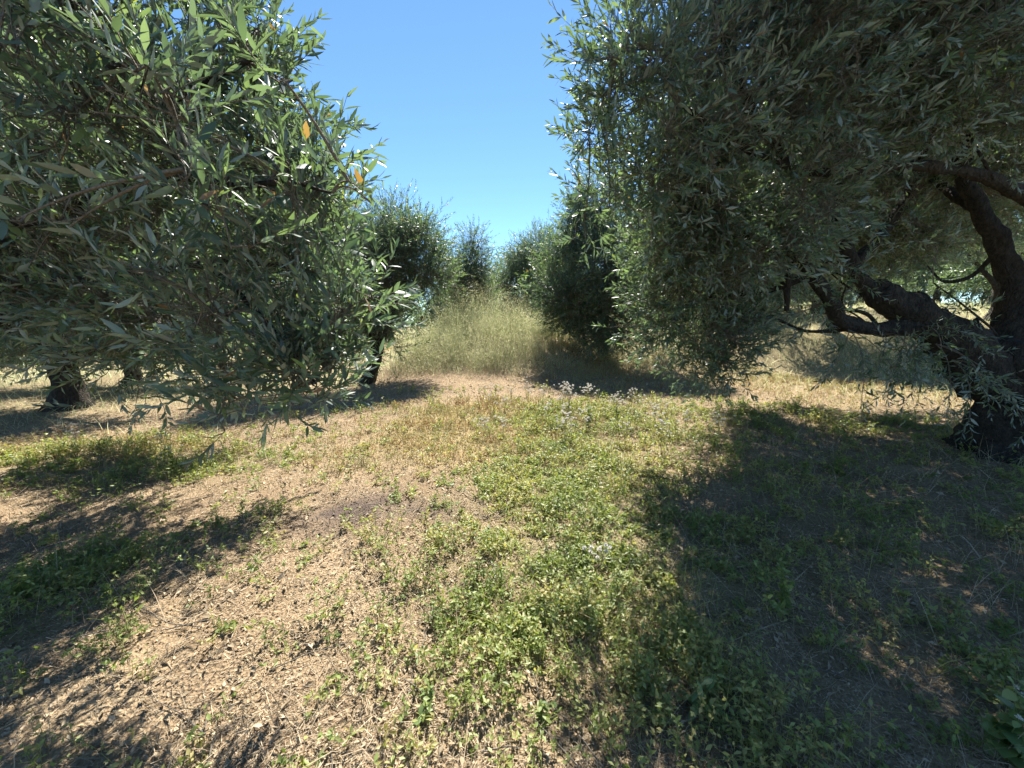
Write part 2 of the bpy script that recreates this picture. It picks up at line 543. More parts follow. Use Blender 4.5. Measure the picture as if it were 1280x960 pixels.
sd = bpy.data.lights.new('sun', 'SUN')
sd.energy = 5.0
sd.angle = math.radians(0.5)
sd.color = (1.0, 0.95, 0.87)
so = bpy.data.objects.new('sun', sd)
COL.objects.link(so)
sv = Vector((math.sin(SUN_AZ) * math.cos(SUN_EL), math.cos(SUN_AZ) * math.cos(SUN_EL), math.sin(SUN_EL)))
so.rotation_euler = (-sv).to_track_quat('-Z', 'Y').to_euler()
so.location = (0, 0, 30)

scene.view_settings.view_transform = 'Standard'
scene.view_settings.look = 'None'
scene.view_settings.gamma = 1
scene.view_settings.use_curve_mapping = False
scene.view_settings.exposure = 1.75
scene.render.engine = 'CYCLES'
scene.cycles.max_bounces = 6
scene.cycles.diffuse_bounces = 4
scene.cycles.glossy_bounces = 2
scene.cycles.transmission_bounces = 3
scene.cycles.use_denoising = True
scene.cycles.sample_clamp_indirect = 6
scene.cycles.use_adaptive_sampling = True
scene.cycles.adaptive_threshold = 0.02

# ------------------------------------------------------------------ ground
def build_ground():
    n = 580
    u = np.linspace(-1, 1, n)
    xs = 2.6 * np.sinh(u * math.asinh(320 / 2.6))
    ys = 2.0 + 2.6 * np.sinh(np.linspace(-math.asinh(60 / 2.6), math.asinh(420 / 2.6), n))
    X, Y = np.meshgrid(xs, ys)
    Z = height(X, Y)
    V = np.stack([X, Y, Z], -1).reshape(-1, 3)
    idx = np.arange(n * n).reshape(n, n)
    q = np.stack([idx[:-1, :-1], idx[:-1, 1:], idx[1:, 1:], idx[1:, :-1]], -1).reshape(-1, 4)
    x, y = V[:, 0], V[:, 1]
    far = np.clip(sst(10, 14, np.hypot(x, y)) * (0.7 + 0.5 * fbm2(x, y, 1.8, 3, 70.0)), 0, 1)
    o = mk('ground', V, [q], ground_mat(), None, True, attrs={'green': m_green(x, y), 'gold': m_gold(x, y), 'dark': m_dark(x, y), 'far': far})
    o['kind'] = 'structure'
    o['label'] = 'brown mulched soil of the olive grove'


build_ground()


# ------------------------------------------------------------------ ground cover (uncountable)
def scatter(n, r0, r1, p, half=1.15):
    """Random ground points ahead of the viewer, thinning with distance."""
    e = 2 - p
    r = (rng.random(n) * (r1 ** e - r0 ** e) + r0 ** e) ** (1 / e)
    th = rng.uniform(-half, half, n)
    return r * np.sin(th), r * np.cos(th), r


def on_ground(x, y, dz=0.0):
    return np.stack([x, y, height(x, y) + dz], -1)


def straw_litter():
    b = Bag()
    quad = np.array([[-0.5, 0, 0], [0.5, 0, 0], [0.35, 1, 0], [-0.35, 1, 0]])
    x, y, r = scatter(210000, 0.9, 16, 1.45)
    keep = rng.random(len(x)) > 0.35 * m_green(x, y) + 0.2 * m_gold(x, y) + 0.75 * sst(0.05, 0.5, fbm2(x, y, 0.45, 3, 66.0))
    x, y, r = x[keep], y[keep], r[keep]
    n = len(x)
    P = on_ground(x, y, rng.uniform(0.001, 0.012, n))
    a = rng.uniform(0, 2 * PI, n)
    pit = rng.normal(0, 0.28, n)
    D = np.stack([np.cos(a) * np.cos(pit), np.sin(a) * np.cos(pit), np.sin(pit)], -1)
    Nn = np.array([[0, 0, 1.0]]) + rng.normal(0, 0.45, (n, 3))
    L = rng.gamma(1.2, 0.014, n) * (0.8 + 0.09 * r) * (1 + 1.2 * sst(0.1, 0.5, fbm2(x, y, 0.6, 2, 77.0))) + 0.005
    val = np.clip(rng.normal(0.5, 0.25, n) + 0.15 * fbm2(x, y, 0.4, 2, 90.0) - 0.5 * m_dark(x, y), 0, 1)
    X = norm(np.cross(D, Nn)); 
    wd = rng.uniform(0.0012, 0.0034, n) * (0.8 + 0.16 * r)
    V = P[:, None] + quad[None, :, 0, None] * wd[:, None, None] * X[:, None] + quad[None, :, 1, None] * L[:, None, None] * D[:, None]
    f = (np.array([[0, 1, 2, 3]])[None] + (np.arange(n) * 4)[:, None, None]).reshape(-1, 4)
    b.add(V.reshape(-1, 3), [f], np.repeat(val, 4))
    # curled dead leaves and crumbs
    x, y, r = scatter(110000, 0.9, 15, 1.5)
    n = len(x)
    P = on_ground(x, y, rng.uniform(0.001, 0.012, n))
    D = rnd_unit(n); D[:, 2] *= 0.45
    Nn = np.array([[0, 0, 1.0]]) + rng.normal(0, 0.6, (n, 3))
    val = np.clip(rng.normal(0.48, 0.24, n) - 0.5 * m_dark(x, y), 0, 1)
    put_leaves(b, P, D, Nn, np.clip(rng.gamma(2.2, 0.006, n), 0.005, 0.045) * (0.85 + 0.1 * r), val, leaf4(0.5, 0.25, 0.14), F4)
    o = b.build('straw_litter', M_STRAW)
    stuff(o, 'chopped straw and dead leaf litter strewn over the soil', 'litter')


def low_plants(name, mat, mask, count, r0, r1, p, stems, leaves, hmin, hmax, leaf, wid, label, cat, lean=0.8, dry=0.0):
    b = Bag()
    x, y, r = scatter(count, r0, r1, p)
    k = rng.random(len(x)) < mask(x, y)
    x, y, r = x[k], y[k], r[k]
    P = on_ground(x, y)
    n = len(x)
    tint = np.clip(rng.normal(0.56, 0.22, n) + 0.35 * fbm2(x, y, 0.5, 2, 55.0), 0, 1)
    tall = np.clip(0.85 + 1.1 * fbm2(x, y, 0.45, 3, 91.0), 0.35, 2.2)
    for s in range(stems):
        a = rng.uniform(0, 2 * PI, n)
        l = np.abs(rng.normal(0, lean, n))
        D = norm(np.stack([np.cos(a) * l, np.sin(a) * l, np.ones(n)], -1))
        H = rng.uniform(hmin, hmax, n) * (0.9 + 0.02 * r) * tall
        base = P + np.stack([rng.normal(0, 0.025, n), rng.normal(0, 0.025, n), np.zeros(n)], -1)
        mid = base + D * (H * 0.55)[:, None] + np.array([0, 0, 0.01])
        tip = base + D * H[:, None] - np.array([[0, 0, 1]]) * (0.12 * H)[:, None] + rng.normal(0, 0.012, (n, 3))
        wdt = 0.0011 * (0.8 + 0.2 * r)
        V, q = tubes(np.stack([base, mid, tip], 1), wdt[:, None] * np.array([[1, 0.8, 0.5]]), 3)
        b.add(V, [q], np.repeat(np.clip(tint + 0.15, 0, 1), 9))
        for j in range(leaves):
            t = rng.uniform(0.2, 1.0, n)[:, None]
            pos = (1 - t) ** 2 * base + 2 * t * (1 - t) * mid + t ** 2 * tip
            d = rnd_unit(n) + D * 0.3; d[:, 2] *= 0.6
            nn = np.array([[0, 0, 1.0]]) + rng.normal(0, 0.5, (n, 3))
            size = leaf * rng.uniform(0.55, 1.3, n) * (0.85 + 0.09 * r)
            put_leaves(b, pos, d, nn, size, np.clip(tint + rng.normal(0, 0.14, n), 0, 1), leaf4(wid, 0.15, 0.07), F4)
    o = b.build(name, mat)
    stuff(o, label, cat)
    return o


def blades(name, mat, mask, count, r0, r1, p, lmin, lmax, width, lean, label, cat, half=1.15, seed=60.0):
    b = Bag()
    x, y, r = scatter(count, r0, r1, p, half)
    k = rng.random(len(x)) < mask(x, y)
    x, y, r = x[k], y[k], r[k]
    n = len(x)
    P = on_ground(x, y)
    a = rng.uniform(0, 2 * PI, n)
    l = np.abs(rng.normal(0, lean, n))
    D = norm(np.stack([np.cos(a) * l, np.sin(a) * l, np.ones(n)], -1))
    H = rng.uniform(lmin, lmax, n)
    side = norm(np.cross(D, rnd_unit(n)))
    wd = width * rng.uniform(0.6, 1.3, n) * (0.8 + 0.17 * r)
    droop = np.stack([np.cos(a), np.sin(a), -0.6 * np.ones(n)], -1) * (H * rng.uniform(0.05, 0.4, n))[:, None]
    m1 = P + D * (H * 0.5)[:, None] + droop * 0.25
    tp = P + D * H[:, None] + droop
    V = np.stack([P - side * wd[:, None] * 0.5, P + side * wd[:, None] * 0.5, m1 + side * wd[:, None] * 0.4, m1 - side * wd[:, None] * 0.4, tp], 1)
    o4 = (np.arange(n) * 5)[:, None]
    val = np.clip(rng.normal(0.5, 0.25, n) + 0.25 * fbm2(x, y, 0.7, 2, seed), 0, 1)
    b.add(V.reshape(-1, 3), [np.array([[0, 1, 2, 3]]) + o4, np.array([[3, 2, 4]]) + o4], np.repeat(val, 5))
    o = b.build(name, mat)
    stuff(o, label, cat)
    return o


straw_litter()
low_plants('weeds', M_WEED, lambda x, y: np.clip(m_green(x, y) * 0.9 + 0.05, 0, 1) * (0.14 + 0.86 * (fbm2(x, y, 0.18, 2, 3.3) > -0.1)), 33000, 0.95, 9, 1.2,
           4, 6, 0.05, 0.2, 0.026, 0.48, 'low green leafy weeds spreading through the straw', 'weeds')
low_plants('clover', M_GOLD, lambda x, y: np.clip(m_gold(x, y), 0, 1), 42000, 2.5, 13, 0.8,
           3, 4, 0.04, 0.13, 0.014, 0.62, 'low drying yellow clover covering the middle of the clearing', 'clover', 0.5)
blades('dry_grass', M_STRAW, lambda x, y: np.clip(0.10 + 0.5 * m_gold(x, y) + 0.45 * m_green(x, y) + 0.3 * sst(-3.2, -4.5, x), 0, 1),
       60000, 0.95, 14, 1.2, 0.04, 0.20, 0.0022, 0.9, 'sparse dry straw coloured grass blades among the weeds', 'grass')


def wild_oats(name, spots, label, cat, mat=M_OATS):
    """Tall nodding dry grass: thin culms, drooping panicles, basal blades."""
    b = Bag()
    for (cx, cy, sx, sy, n, h0, h1) in spots:
        a, rr = rng.uniform(0, 2 * PI, n), np.sqrt(rng.random(n))
        x, y = cx + sx * rr * np.cos(a), cy + sy * rr * np.sin(a)
        edge = (1 - 0.6 * rr ** 2) * (0.92 + 0.6 * fbm2(x, y, 0.55, 3, 22.0)) * rng.choice([0.7, 1.0, 1.0, 1.22], n)
        P = on_ground(x, y)
        a = rng.uniform(0, 2 * PI, n)
        l = np.abs(rng.normal(0, 0.22, n))
        D = norm(np.stack([np.cos(a) * l, np.sin(a) * l, np.ones(n)], -1))
        H = rng.uniform(h0, h1, n) * edge
        dr = np.stack([np.cos(a), np.sin(a), -0.7 * np.ones(n)], -1) * (H * rng.uniform(0.08, 0.3, n))[:, None]
        m1, m2 = P + D * (H * 0.45)[:, None], P + D * (H * 0.8)[:, None] + dr * 0.35
        tp = P + D * H[:, None] + dr
        V, q = tubes(np.stack([P, m1, m2, tp], 1), np.ones((n, 1)) * np.array([[0.0026, 0.0022, 0.0017, 0.0008]]), 3)
        val = np.clip(rng.normal(0.5, 0.2, n), 0, 1)
        b.add(V, [q], np.repeat(val, 12))
        for j in range(19):                              # hanging spikelets
            t = rng.uniform(0.45, 1, n)[:, None]
            pos = m1 * (1 - t) ** 2 + 2 * t * (1 - t) * m2 + t ** 2 * tp + rng.normal(0, 0.16, (n, 3)) * np.array([1, 1, 0.7])
            d = rng.normal(0, 0.5, (n, 3)) + dr * 3 + np.array([0, 0, -0.4])
            put_leaves(b, pos, d, rnd_unit(n), rng.uniform(0.018, 0.036, n), np.clip(val + rng.normal(0.3, 0.15, n), 0, 1), leaf4(0.26, 0.1, 0.05), F4)
        for j in range(1):                               # long blades
            t = rng.uniform(0.0, 0.5, n)[:, None]
            pos = P + D * (H[:, None] * t)
            d = D + rng.normal(0, 0.4, (n, 3))
            put_leaves(b, pos, d, rnd_unit(n), H * rng.uniform(0.25, 0.5, n), np.clip(val - 0.25 + rng.normal(0, 0.15, n), 0, 1), leaf4(0.010, 0.0, 0.001), F4)
    o = b.build(name, mat)
    stuff(o, label, cat)


wild_oats('tall_grass', [(-0.9, 12.0, 2.2, 1.5, 2100, 0.9, 1.7), (-2.5, 11.2, 1.1, 0.9, 450, 0.7, 1.3), (0.9, 11.6, 1.5, 1.1, 500, 0.4, 0.9), (1.5, 12.8, 0.9, 0.8, 300, 0.9, 1.5), (-0.6, 10.7, 2.4, 0.6, 350, 0.2, 0.6)],
          'mound of tall wispy wild oat grass gone pale and dry', 'grass')
wild_oats('dry_meadow', [(11.5, 10.5, 2.2, 2.0, 900, 0.4, 0.9), (13.5, 9.0, 1.8, 2.0, 700, 0.4, 0.9), (3.4, 11.6, 1.3, 0.5, 500, 0.25, 0.5)],
          'golden dry meadow grass on the bank behind the right trunk', 'grass')


# ------------------------------------------------------------------ trees
def olive(base, trunk_r, fork_h, blobs, seed, label, dens=26, leaf_len=0.085, length=0.34, pairs=8, lean=(0, 0), group=None, nl=None):
    """A whole olive tree standing off in the grove: trunk, limbs, crown."""
    x, y = base
    z = float(height(x, y, False)) - 0.06
    root = empty('olive_tree', (x, y, z), label, 'tree', group)
    loc = np.array([x, y, z])
    top = loc + np.array([lean[0], lean[1], fork_h])
    V, f, C = limb([loc, loc + np.array([0.3 * lean[0] + 0.05, 0.3 * lean[1], fork_h * 0.45]), top, top + np.array([lean[0] * 0.3, 0, 0.25])],
                   [trunk_r * 1.5, trunk_r, trunk_r * 0.85, trunk_r * 0.9, trunk_r * 0.5], 14, 0.08, 0.2, seed, 0.07)
    b = Bag(); b.add(V, f)
    tr = b.build('trunk', M_BARK, root, loc=loc)
    sk = []
    big = sorted(blobs, key=lambda q: -np.max(q[1]))[:(nl or 5)]
    for q, (c, r, k) in enumerate(big):
        c = np.asarray(c)
        mid = 0.5 * (top + c) + np.array([0, 0, 0.18]) + rnd_unit(1)[0] * 0.15
        V, f, C = limb([top - np.array([0, 0, 0.1]), 0.6 * top + 0.4 * mid, mid, c], [trunk_r * 0.45, trunk_r * 0.36, trunk_r * 0.25, 0.018], 8, 0.12, 0.12, seed + q, 0, 0.04)
        bb = Bag(); bb.add(V, f)
        bb.build('branch', M_BARK, tr, loc=loc)
        sk.append(C[2:])
    crown_from_blobs(root, blobs, sk, dens * 7, length, leaf_len, 2.6, None, M_LEAF_FAR, 16, 0.2, pairs)
    return root


def B(x, y, Y, r, k=1.0):
    return (at(x, y, Y), r, k)


G = 'olive trees farther back in the grove'
olive((-4.05, 10.6), 0.18, 0.9, [B(470, 400, 10.3, 0.5, 1.5), B(490, 425, 10.4, 0.35, 1.5), B(515, 325, 10.5, 1.15), B(462, 335, 10.5, 1.3), B(540, 352, 10.2, 0.65), B(528, 283, 10.5, 0.6), B(400, 300, 11, 1.5), B(555, 320, 10.6, 0.35, 1.3), B(490, 285, 10.8, 0.8), B(430, 390, 10.3, 0.9), B(485, 385, 10.6, 0.6), B(450, 425, 10.4, 0.5)], 3.0,
      'rounded olive tree standing at the left edge of the tall dry grass mound', lean=(0.4, -0.2), group=G, dens=34)
olive((-1.9, 15.2), 0.14, 1.2, [B(588, 328, 15, 0.65), B(598, 305, 15, 0.4), B(578, 350, 15, 0.9), B(592, 375, 15, 0.9), B(583, 298, 15, 0.35), B(605, 340, 15, 0.4)], 5.0,
      'small slim olive tree rising just behind the tall dry grass mound', group=G, dens=48)
olive((0.9, 18.5), 0.18, 1.2, [B(632, 335, 18, 0.55), B(655, 325, 18, 1.0), B(645, 362, 18, 1.2), B(685, 325, 17.5, 1.6), B(640, 390, 18, 1.1), B(690, 375, 17.5, 1.4)], 7.0,
      'pale grey olive tree at the far end of the gap, right of the mound', group=G, dens=26)
olive((-1.0, 27), 0.2, 1.2, [B(612, 372, 27, 1.7), B(590, 385, 27, 1.6), B(630, 382, 27, 1.4)], 9.0,
      'farthest small olive tree, seen in the notch of the gap', group=G, dens=16, leaf_len=0.11)
olive((2.9, 12.6), 0.2, 1.0, [B(728, 285, 12, 0.85), B(750, 258, 12, 0.9), B(705, 325, 12, 0.85), B(692, 365, 11.6, 0.7), B(722, 380, 11.4, 0.9), B(765, 330, 11.3, 1.1), B(775, 385, 11.2, 0.85), B(725, 408, 11.6, 0.5), B(755, 415, 11.4, 0.55, 2), B(740, 425, 11.2, 0.4, 2), B(695, 395, 11.7, 0.45, 1.5), B(820, 300, 12, 1.3), B(820, 380, 11.4, 0.9), B(790, 415, 11.2, 0.5)], 11.0,
      'dense dark olive tree right of the tall dry grass, foliage to the ground', group=G, dens=34, leaf_len=0.1)
olive((-9.7, 8.2), 0.27, 0.95, [B(60, 395, 8.2, 1.1), B(150, 390, 8.0, 0.9), B(-40, 380, 8.2, 1.3), B(80, 330, 8.4, 1.4), B(190, 420, 8.0, 0.55), B(20, 430, 8.0, 0.5)], 13.0,
      'olive tree with the thickest dark trunk beyond the left shade strips', group=G, dens=28)
olive((-11.6, 11.6), 0.2, 0.9, [B(170, 400, 11.5, 1.2), B(230, 380, 11.5, 1.3), B(110, 385, 11.6, 1.1), B(260, 420, 11.2, 0.7)], 15.0,
      'olive tree with a thin trunk, farther back right of the thick one', group=G, dens=24)
olive((-14.0, 9.6), 0.27, 0.8, [B(5, 400, 10, 1.4), B(-60, 390, 10, 1.6), B(40, 420, 10.2, 0.8)], 17.0,
      'olive tree with a forked trunk at the far left edge', group=G, dens=24)
olive((10.2, 12.5), 0.2, 0.9, [B(1060, 320, 12.3, 1.2), B(1130, 300, 12.3, 1.3), B(1000, 340, 12.3, 1.0), B(1100, 255, 12.5, 1.4), B(1040, 370, 12, 0.6)], 19.0,
      'olive tree on the grassy bank seen beneath the big right canopy', group=G, dens=32)
olive((15.4, 12.4), 0.2, 0.9, [B(1230, 280, 12.3, 1.3), B(1300, 300, 12.3, 1.4), B(1190, 300, 12.3, 0.8), B(1270, 235, 12.3, 1.2)], 21.0,
      'olive tree on the bank behind the right trunk, sky showing beneath it', group=G, dens=14)
olive((6.4, 16.5), 0.2, 0.9, [B(930, 350, 16.5, 1.5), B(880, 340, 16.5, 1.6), B(980, 360, 16.5, 1.3), B(920, 300, 16.5, 1.6)], 23.0,
      'olive tree far behind the drooping left end of the right canopy', group=G, dens=16)


def distant_grove():
    lb, tb = Bag(), Bag()
    for q in range(100):
        y = rng.uniform(16, 44)
        x = rng.uniform(-1.4, 1.4) * y
        if abs(x / y + 0.03) < 0.09 or 1.08 < x / y < 1.2:
            continue
        c0 = np.array([x, y, float(height(x, y, False))])
        V, f, C = limb([c0, c0 + [0, 0, 0.7], c0 + [0.1, 0, 1.5]], [0.3, 0.2, 0.15], 8, 0.3, 0.15, q)
        tb.add(V, f)
        for m in range(7):
            c = c0 + np.array([rng.normal(0, 1.0), rng.normal(0, 1.0), rng.uniform(0.8, 3.4)])
            n = 600
            P = c + rnd_unit(n) * (rng.random((n, 1)) ** 0.45) * rng.uniform(0.7, 1.2)
            put_leaves(lb, P, rnd_unit(n) + np.array([0, 0, 0.3]), rnd_unit(n) + np.array([0, 0, 0.8]), rng.uniform(0.14, 0.28, n), np.clip(rng.normal(0.45, 0.2, n), 0, 0.95), leaf4(0.3, 0.1, 0.05), F4)
    o = lb.build('distant_grove', M_LEAF_FAR)
    tb.build('trunks', M_BARK, o)
    stuff(o, 'far off mass of olive trees closing the horizon', 'grove')


distant_grove()


def big_branch(tr, loc, pts, radii, seed, sides=14, step=0.035, gn=0.24, wob=0.05):
    V, f, C = limb(pts, radii, sides, step, gn, seed, 0.03, wob)
    b = Bag(); b.add(V, f)
    b.build('branch', M_BARK, tr, loc=loc)
    return C


def right_tree():
    base = at(1262, 575, 4.4)
    base[2] = float(height(base[0], base[1], False)) - 0.05
    root = empty('olive_tree', tuple(base), 'big old olive tree at right with a thick dark forked trunk', 'tree')
    b = Bag()
    f0 = at(1238, 455, 4.4)
    V, f, C = limb([base, base + np.array([-0.03, 0, 0.35]), base + np.array([-0.05, 0.02, 0.8]), f0 + np.array([0.06, 0, 0]), f0 + np.array([0.1, 0, 0.22])],
                   [0.62, 0.42, 0.36, 0.36, 0.34, 0.24], 40, 0.03, 0.16, 2.0, 0.10)
    b.add(V, f)
    tr = b.build('trunk', M_BARK, root, loc=base)
    S = []
    fork = f0 + np.array([0.02, 0, -0.05])
    S.append(big_branch(tr, base, [fork + np.array([0, 0, -0.1]), at(1195, 428, 4.35), at(1150, 398, 4.3), at(1112, 376, 4.3), at(1085, 366, 4.3)], [0.30, 0.24, 0.18, 0.15, 0.10], 31.0, 20, 0.035, 0.2))
    S.append(big_branch(tr, base, [at(1100, 374, 4.3), at(1072, 345, 4.3), at(1058, 310, 4.25), at(1052, 265, 4.2), at(1040, 200, 4.0), at(1010, 110, 3.7), at(980, 20, 3.4)], [0.085, 0.072, 0.06, 0.05, 0.042, 0.03, 0.018], 33.0, 14))
    S.append(big_branch(tr, base, [at(1150, 405, 4.3), at(1095, 412, 4.2), at(1052, 400, 4.1), at(1034, 372, 4.0), at(1012, 340, 3.95), at(970, 312, 3.9), at(900, 290, 3.8), at(830, 270, 3.6)], [0.12, 0.075, 0.07, 0.062, 0.05, 0.042, 0.03, 0.015], 35.0))
    S.append(big_branch(tr, base, [at(1066, 330, 4.3), at(1096, 300, 4.35), at(1130, 255, 4.4), at(1152, 200, 4.4), at(1175, 120, 4.3), at(1190, 20, 4.2)], [0.06, 0.05, 0.045, 0.038, 0.03, 0.016], 37.0))
    S.append(big_branch(tr, base, [fork + np.array([0.12, 0, -0.1]), at(1268, 405, 4.5), at(1268, 350, 4.5), at(1245, 300, 4.5), at(1222, 262, 4.5), at(1205, 200, 4.5), at(1230, 100, 4.4), at(1240, 0, 4.2)], [0.24, 0.17, 0.11, 0.085, 0.072, 0.058, 0.04, 0.018], 39.0, 16))
    S.append(big_branch(tr, base, [at(1272, 400, 4.5), at(1320, 340, 4.3), at(1315, 280, 4.1), at(1270, 240, 3.95), at(1200, 214, 3.8), at(1110, 208, 3.6), at(1030, 218, 3.4), at(940, 190, 3.1), at(850, 130, 2.8)], [0.15, 0.10, 0.075, 0.056, 0.048, 0.042, 0.033, 0.024, 0.012], 41.0))
    S.append(big_branch(tr, base, [at(1274, 405, 4.5), at(1370, 330, 4.7), at(1420, 220, 4.7), at(1400, 80, 4.6)], [0.2, 0.14, 0.09, 0.02], 43.0))
    S.append(big_branch(tr, base, [at(1055, 270, 4.2), at(1000, 270, 4.5), at(960, 250, 5.2), at(1000, 230, 5.9)], [0.05, 0.045, 0.03, 0.015], 45.0))
    S.append(big_branch(tr, base, [at(1225, 265, 4.5), at(1190, 240, 5.0), at(1150, 215, 5.8), at(1110, 190, 6.3)], [0.06, 0.05, 0.035, 0.015], 46.0))
    S.append(big_branch(tr, base, [at(1040, 203, 4.0), at(1090, 120, 3.9), at(1150, 60, 3.7), at(1120, -120, 3.6)], [0.05, 0.04, 0.03, 0.015], 47.0))
    S.append(big_branch(tr, base, [at(1010, 345, 3.95), at(950, 365, 4.1), at(895, 370, 4.2), at(850, 385, 4.3), at(815, 380, 4.4)], [0.04, 0.03, 0.025, 0.02, 0.012], 48.0))
    S.append(big_branch(tr, base, [at(985, 205, 3.3), at(930, 120, 3.2), at(900, 30, 3.2), at(890, -120, 3.4)], [0.035, 0.03, 0.025, 0.014], 49.0))
    S.append(big_branch(tr, base, [at(1205, 200, 4.5), at(1150, 220, 6.0), at(1080, 250, 7.4), at(990, 300, 8.2)], [0.06, 0.05, 0.04, 0.015], 53.0))
    main = np.concatenate(S[:6])
    for q in range(16):                                   # crooked secondary branches under the canopy
        p0 = main[rng.integers(len(main))]
        if p0[1] < 3.6 or p0[2] > 2.9:
            continue
        d = norm(np.array([rng.normal(-0.5, 0.7), rng.normal(0.1, 0.6), rng.uniform(0.1, 1.0)]))
        Lq = rng.uniform(0.6, 1.3)
        e1 = p0 + d * Lq * 0.5 + rng.normal(0, 0.10, 3)
        e2 = p0 + d * Lq + rng.normal(0, 0.18, 3)
        r0 = rng.uniform(0.014, 0.032)
        S.append(big_branch(tr, base, [p0, p0 + (e1 - p0) * 0.5 + rng.normal(0, 0.04, 3), e1, e2], [r0, r0 * 0.85, r0 * 0.7, 0.006], 100.0 + q, 8))
    # dead sticks, bare of leaves
    big_branch(tr, base, [at(1070, 411, 4.2), at(1010, 414, 4.15), at(965, 398, 4.1), at(920, 398, 4.1)], [0.022, 0.018, 0.014, 0.006], 50.0, 7)
    big_branch(tr, base, [at(1000, 325, 3.95), at(985, 345, 3.9), at(984, 388, 3.9)], [0.035, 0.03, 0.022], 51.0, 8)
    big_branch(tr, base, [at(1250, 310, 4.5), at(1215, 345, 4.7), at(1180, 352, 4.8), at(1160, 332, 4.9)], [0.03, 0.022, 0.018, 0.008], 52.0, 7)
    blobs = [B(805, 45, 2.5, 0.30, 1.5), B(768, 50, 2.5, 0.16, 2.5), B(748, 150, 2.7, 0.13, 3), B(738, 205, 2.9, 0.12, 3), B(750, 260, 3.2, 0.2, 2), B(930, 50, 3.0, 0.80), B(1030, 40, 3.2, 0.9), B(1150, 20, 3.4, 1.0), B(1280, 30, 3.7, 1.05),
             B(768, 165, 2.7, 0.17, 2.2), B(785, 110, 2.6, 0.18, 2), B(790, 215, 3.1, 0.32, 1.4), B(835, 250, 3.4, 0.5, 1.2), B(820, 335, 4.1, 0.5, 1.3),
             B(850, 395, 4.3, 0.48, 1.6), B(895, 425, 4.2, 0.42, 1.8), B(880, 460, 4.2, 0.3, 1.6), B(885, 310, 3.9, 0.7), B(940, 215, 3.6, 0.85), B(840, 150, 3.0, 0.6),
             B(1060, 115, 4.3, 0.75), B(1180, 70, 4.5, 0.95), B(960, 300, 4.4, 0.5), B(1010, 280, 5.6, 0.8, 1.1), B(1110, 250, 6.0, 0.8, 1.2), B(1210, 190, 6.2, 1.0, 1.0), B(1010, 335, 5.8, 0.55, 1.2), B(1120, 310, 6.3, 0.65, 1.2), B(1240, 270, 6.5, 0.6, 0.9), B(1000, 180, 5.0, 0.8, 1.2), B(1130, 150, 5.6, 0.8, 1.1),
             B(890, -160, 3.4, 0.85, 1.0), B(1010, -200, 3.6, 1.3, 1.0), B(1200, -200, 3.8, 1.5, 0.9), B(1450, 120, 4.5, 1.3, 0.7), B(1420, -100, 4.6, 1.5, 0.7),
             B(900, 380, 4.6, 0.5), B(925, 455, 4.0, 0.2, 2.4), B(900, 240, 3.5, 0.55, 1.2), B(965, 250, 3.9, 0.45, 1.2), B(930, 335, 4.0, 0.36, 1.5), B(950, 390, 4.3, 0.25, 1.6),
             B(1000, 210, 7.0, 1.2, 1.1), B(890, 250, 7.0, 1.0), B(1150, 180, 7.2, 1.3, 1.0), B(1060, 310, 7.2, 0.8, 1.1), B(950, 330, 7.0, 0.8, 1.0), B(1270, 200, 7.0, 1.0, 0.9), B(990, 300, 8.3, 0.9), B(1110, 290, 8.3, 0.9), B(890, 330, 8.0, 0.8), B(1230, 240, 8.0, 0.8), B(1085, 335, 4.0, 0.2, 1.2), B(1160, 300, 4.3, 0.25), B(1015, 375, 4.1, 0.2, 1.3), B(1120, 245, 4.1, 0.3), B(1190, 385, 4.2, 0.16, 1.5), B(915, 235, 6.0, 0.75, 1.3), B(900, 160, 5.2, 0.6, 1.2)]
    sky_gap = lambda p: np.zeros(len(p), bool)
    crown_from_blobs(root, blobs, S, 290, 0.22, 0.077, 3.4, sky_gap, clump_n=20, pairs=8, spread=0.14, up=0.5)
    # leafy suckers hanging below the main limb
    lb, tb = Bag(), Bag()
    P0, D0 = [], []
    starts = [at(1150, 408, 4.2), at(1130, 412, 4.2), at(1100, 418, 4.15), at(1170, 430, 4.2), at(1060, 412, 4.1), at(1190, 450, 4.2)]
    for s0 in starts:
        for q in range(3):
            e = s0 + np.array([rng.normal(-0.15, 0.3), rng.uniform(-0.9, -0.3), rng.uniform(-0.75, -0.2)])
            e[2] = max(e[2], 0.35)
            mid = 0.5 * (s0 + e) + np.array([0, -0.12, 0.18])
            t = np.linspace(0, 1, 8)[:, None]
            Cc = (1 - t) ** 2 * s0 + 2 * t * (1 - t) * mid + t ** 2 * e
            V, qd = tubes(Cc[None], np.linspace(0.006, 0.002, 8)[None], 5)
            tb.add(V, [qd], 0.4)
            for k in range(3, 8):
                for m in range(2):
                    P0.append(Cc[k]); D0.append((Cc[k] - Cc[k - 1]) / np.linalg.norm(Cc[k] - Cc[k - 1]) + rng.normal(0, 0.6, 3))
    make_sprigs(np.array(P0), np.array(D0), lb, tb, 0.24, 0.075, 0, 6)
    sh = lb.build('shoots', M_LEAF, root, loc=base)
    tb.build('twigs', M_TWIG, sh, loc=base)


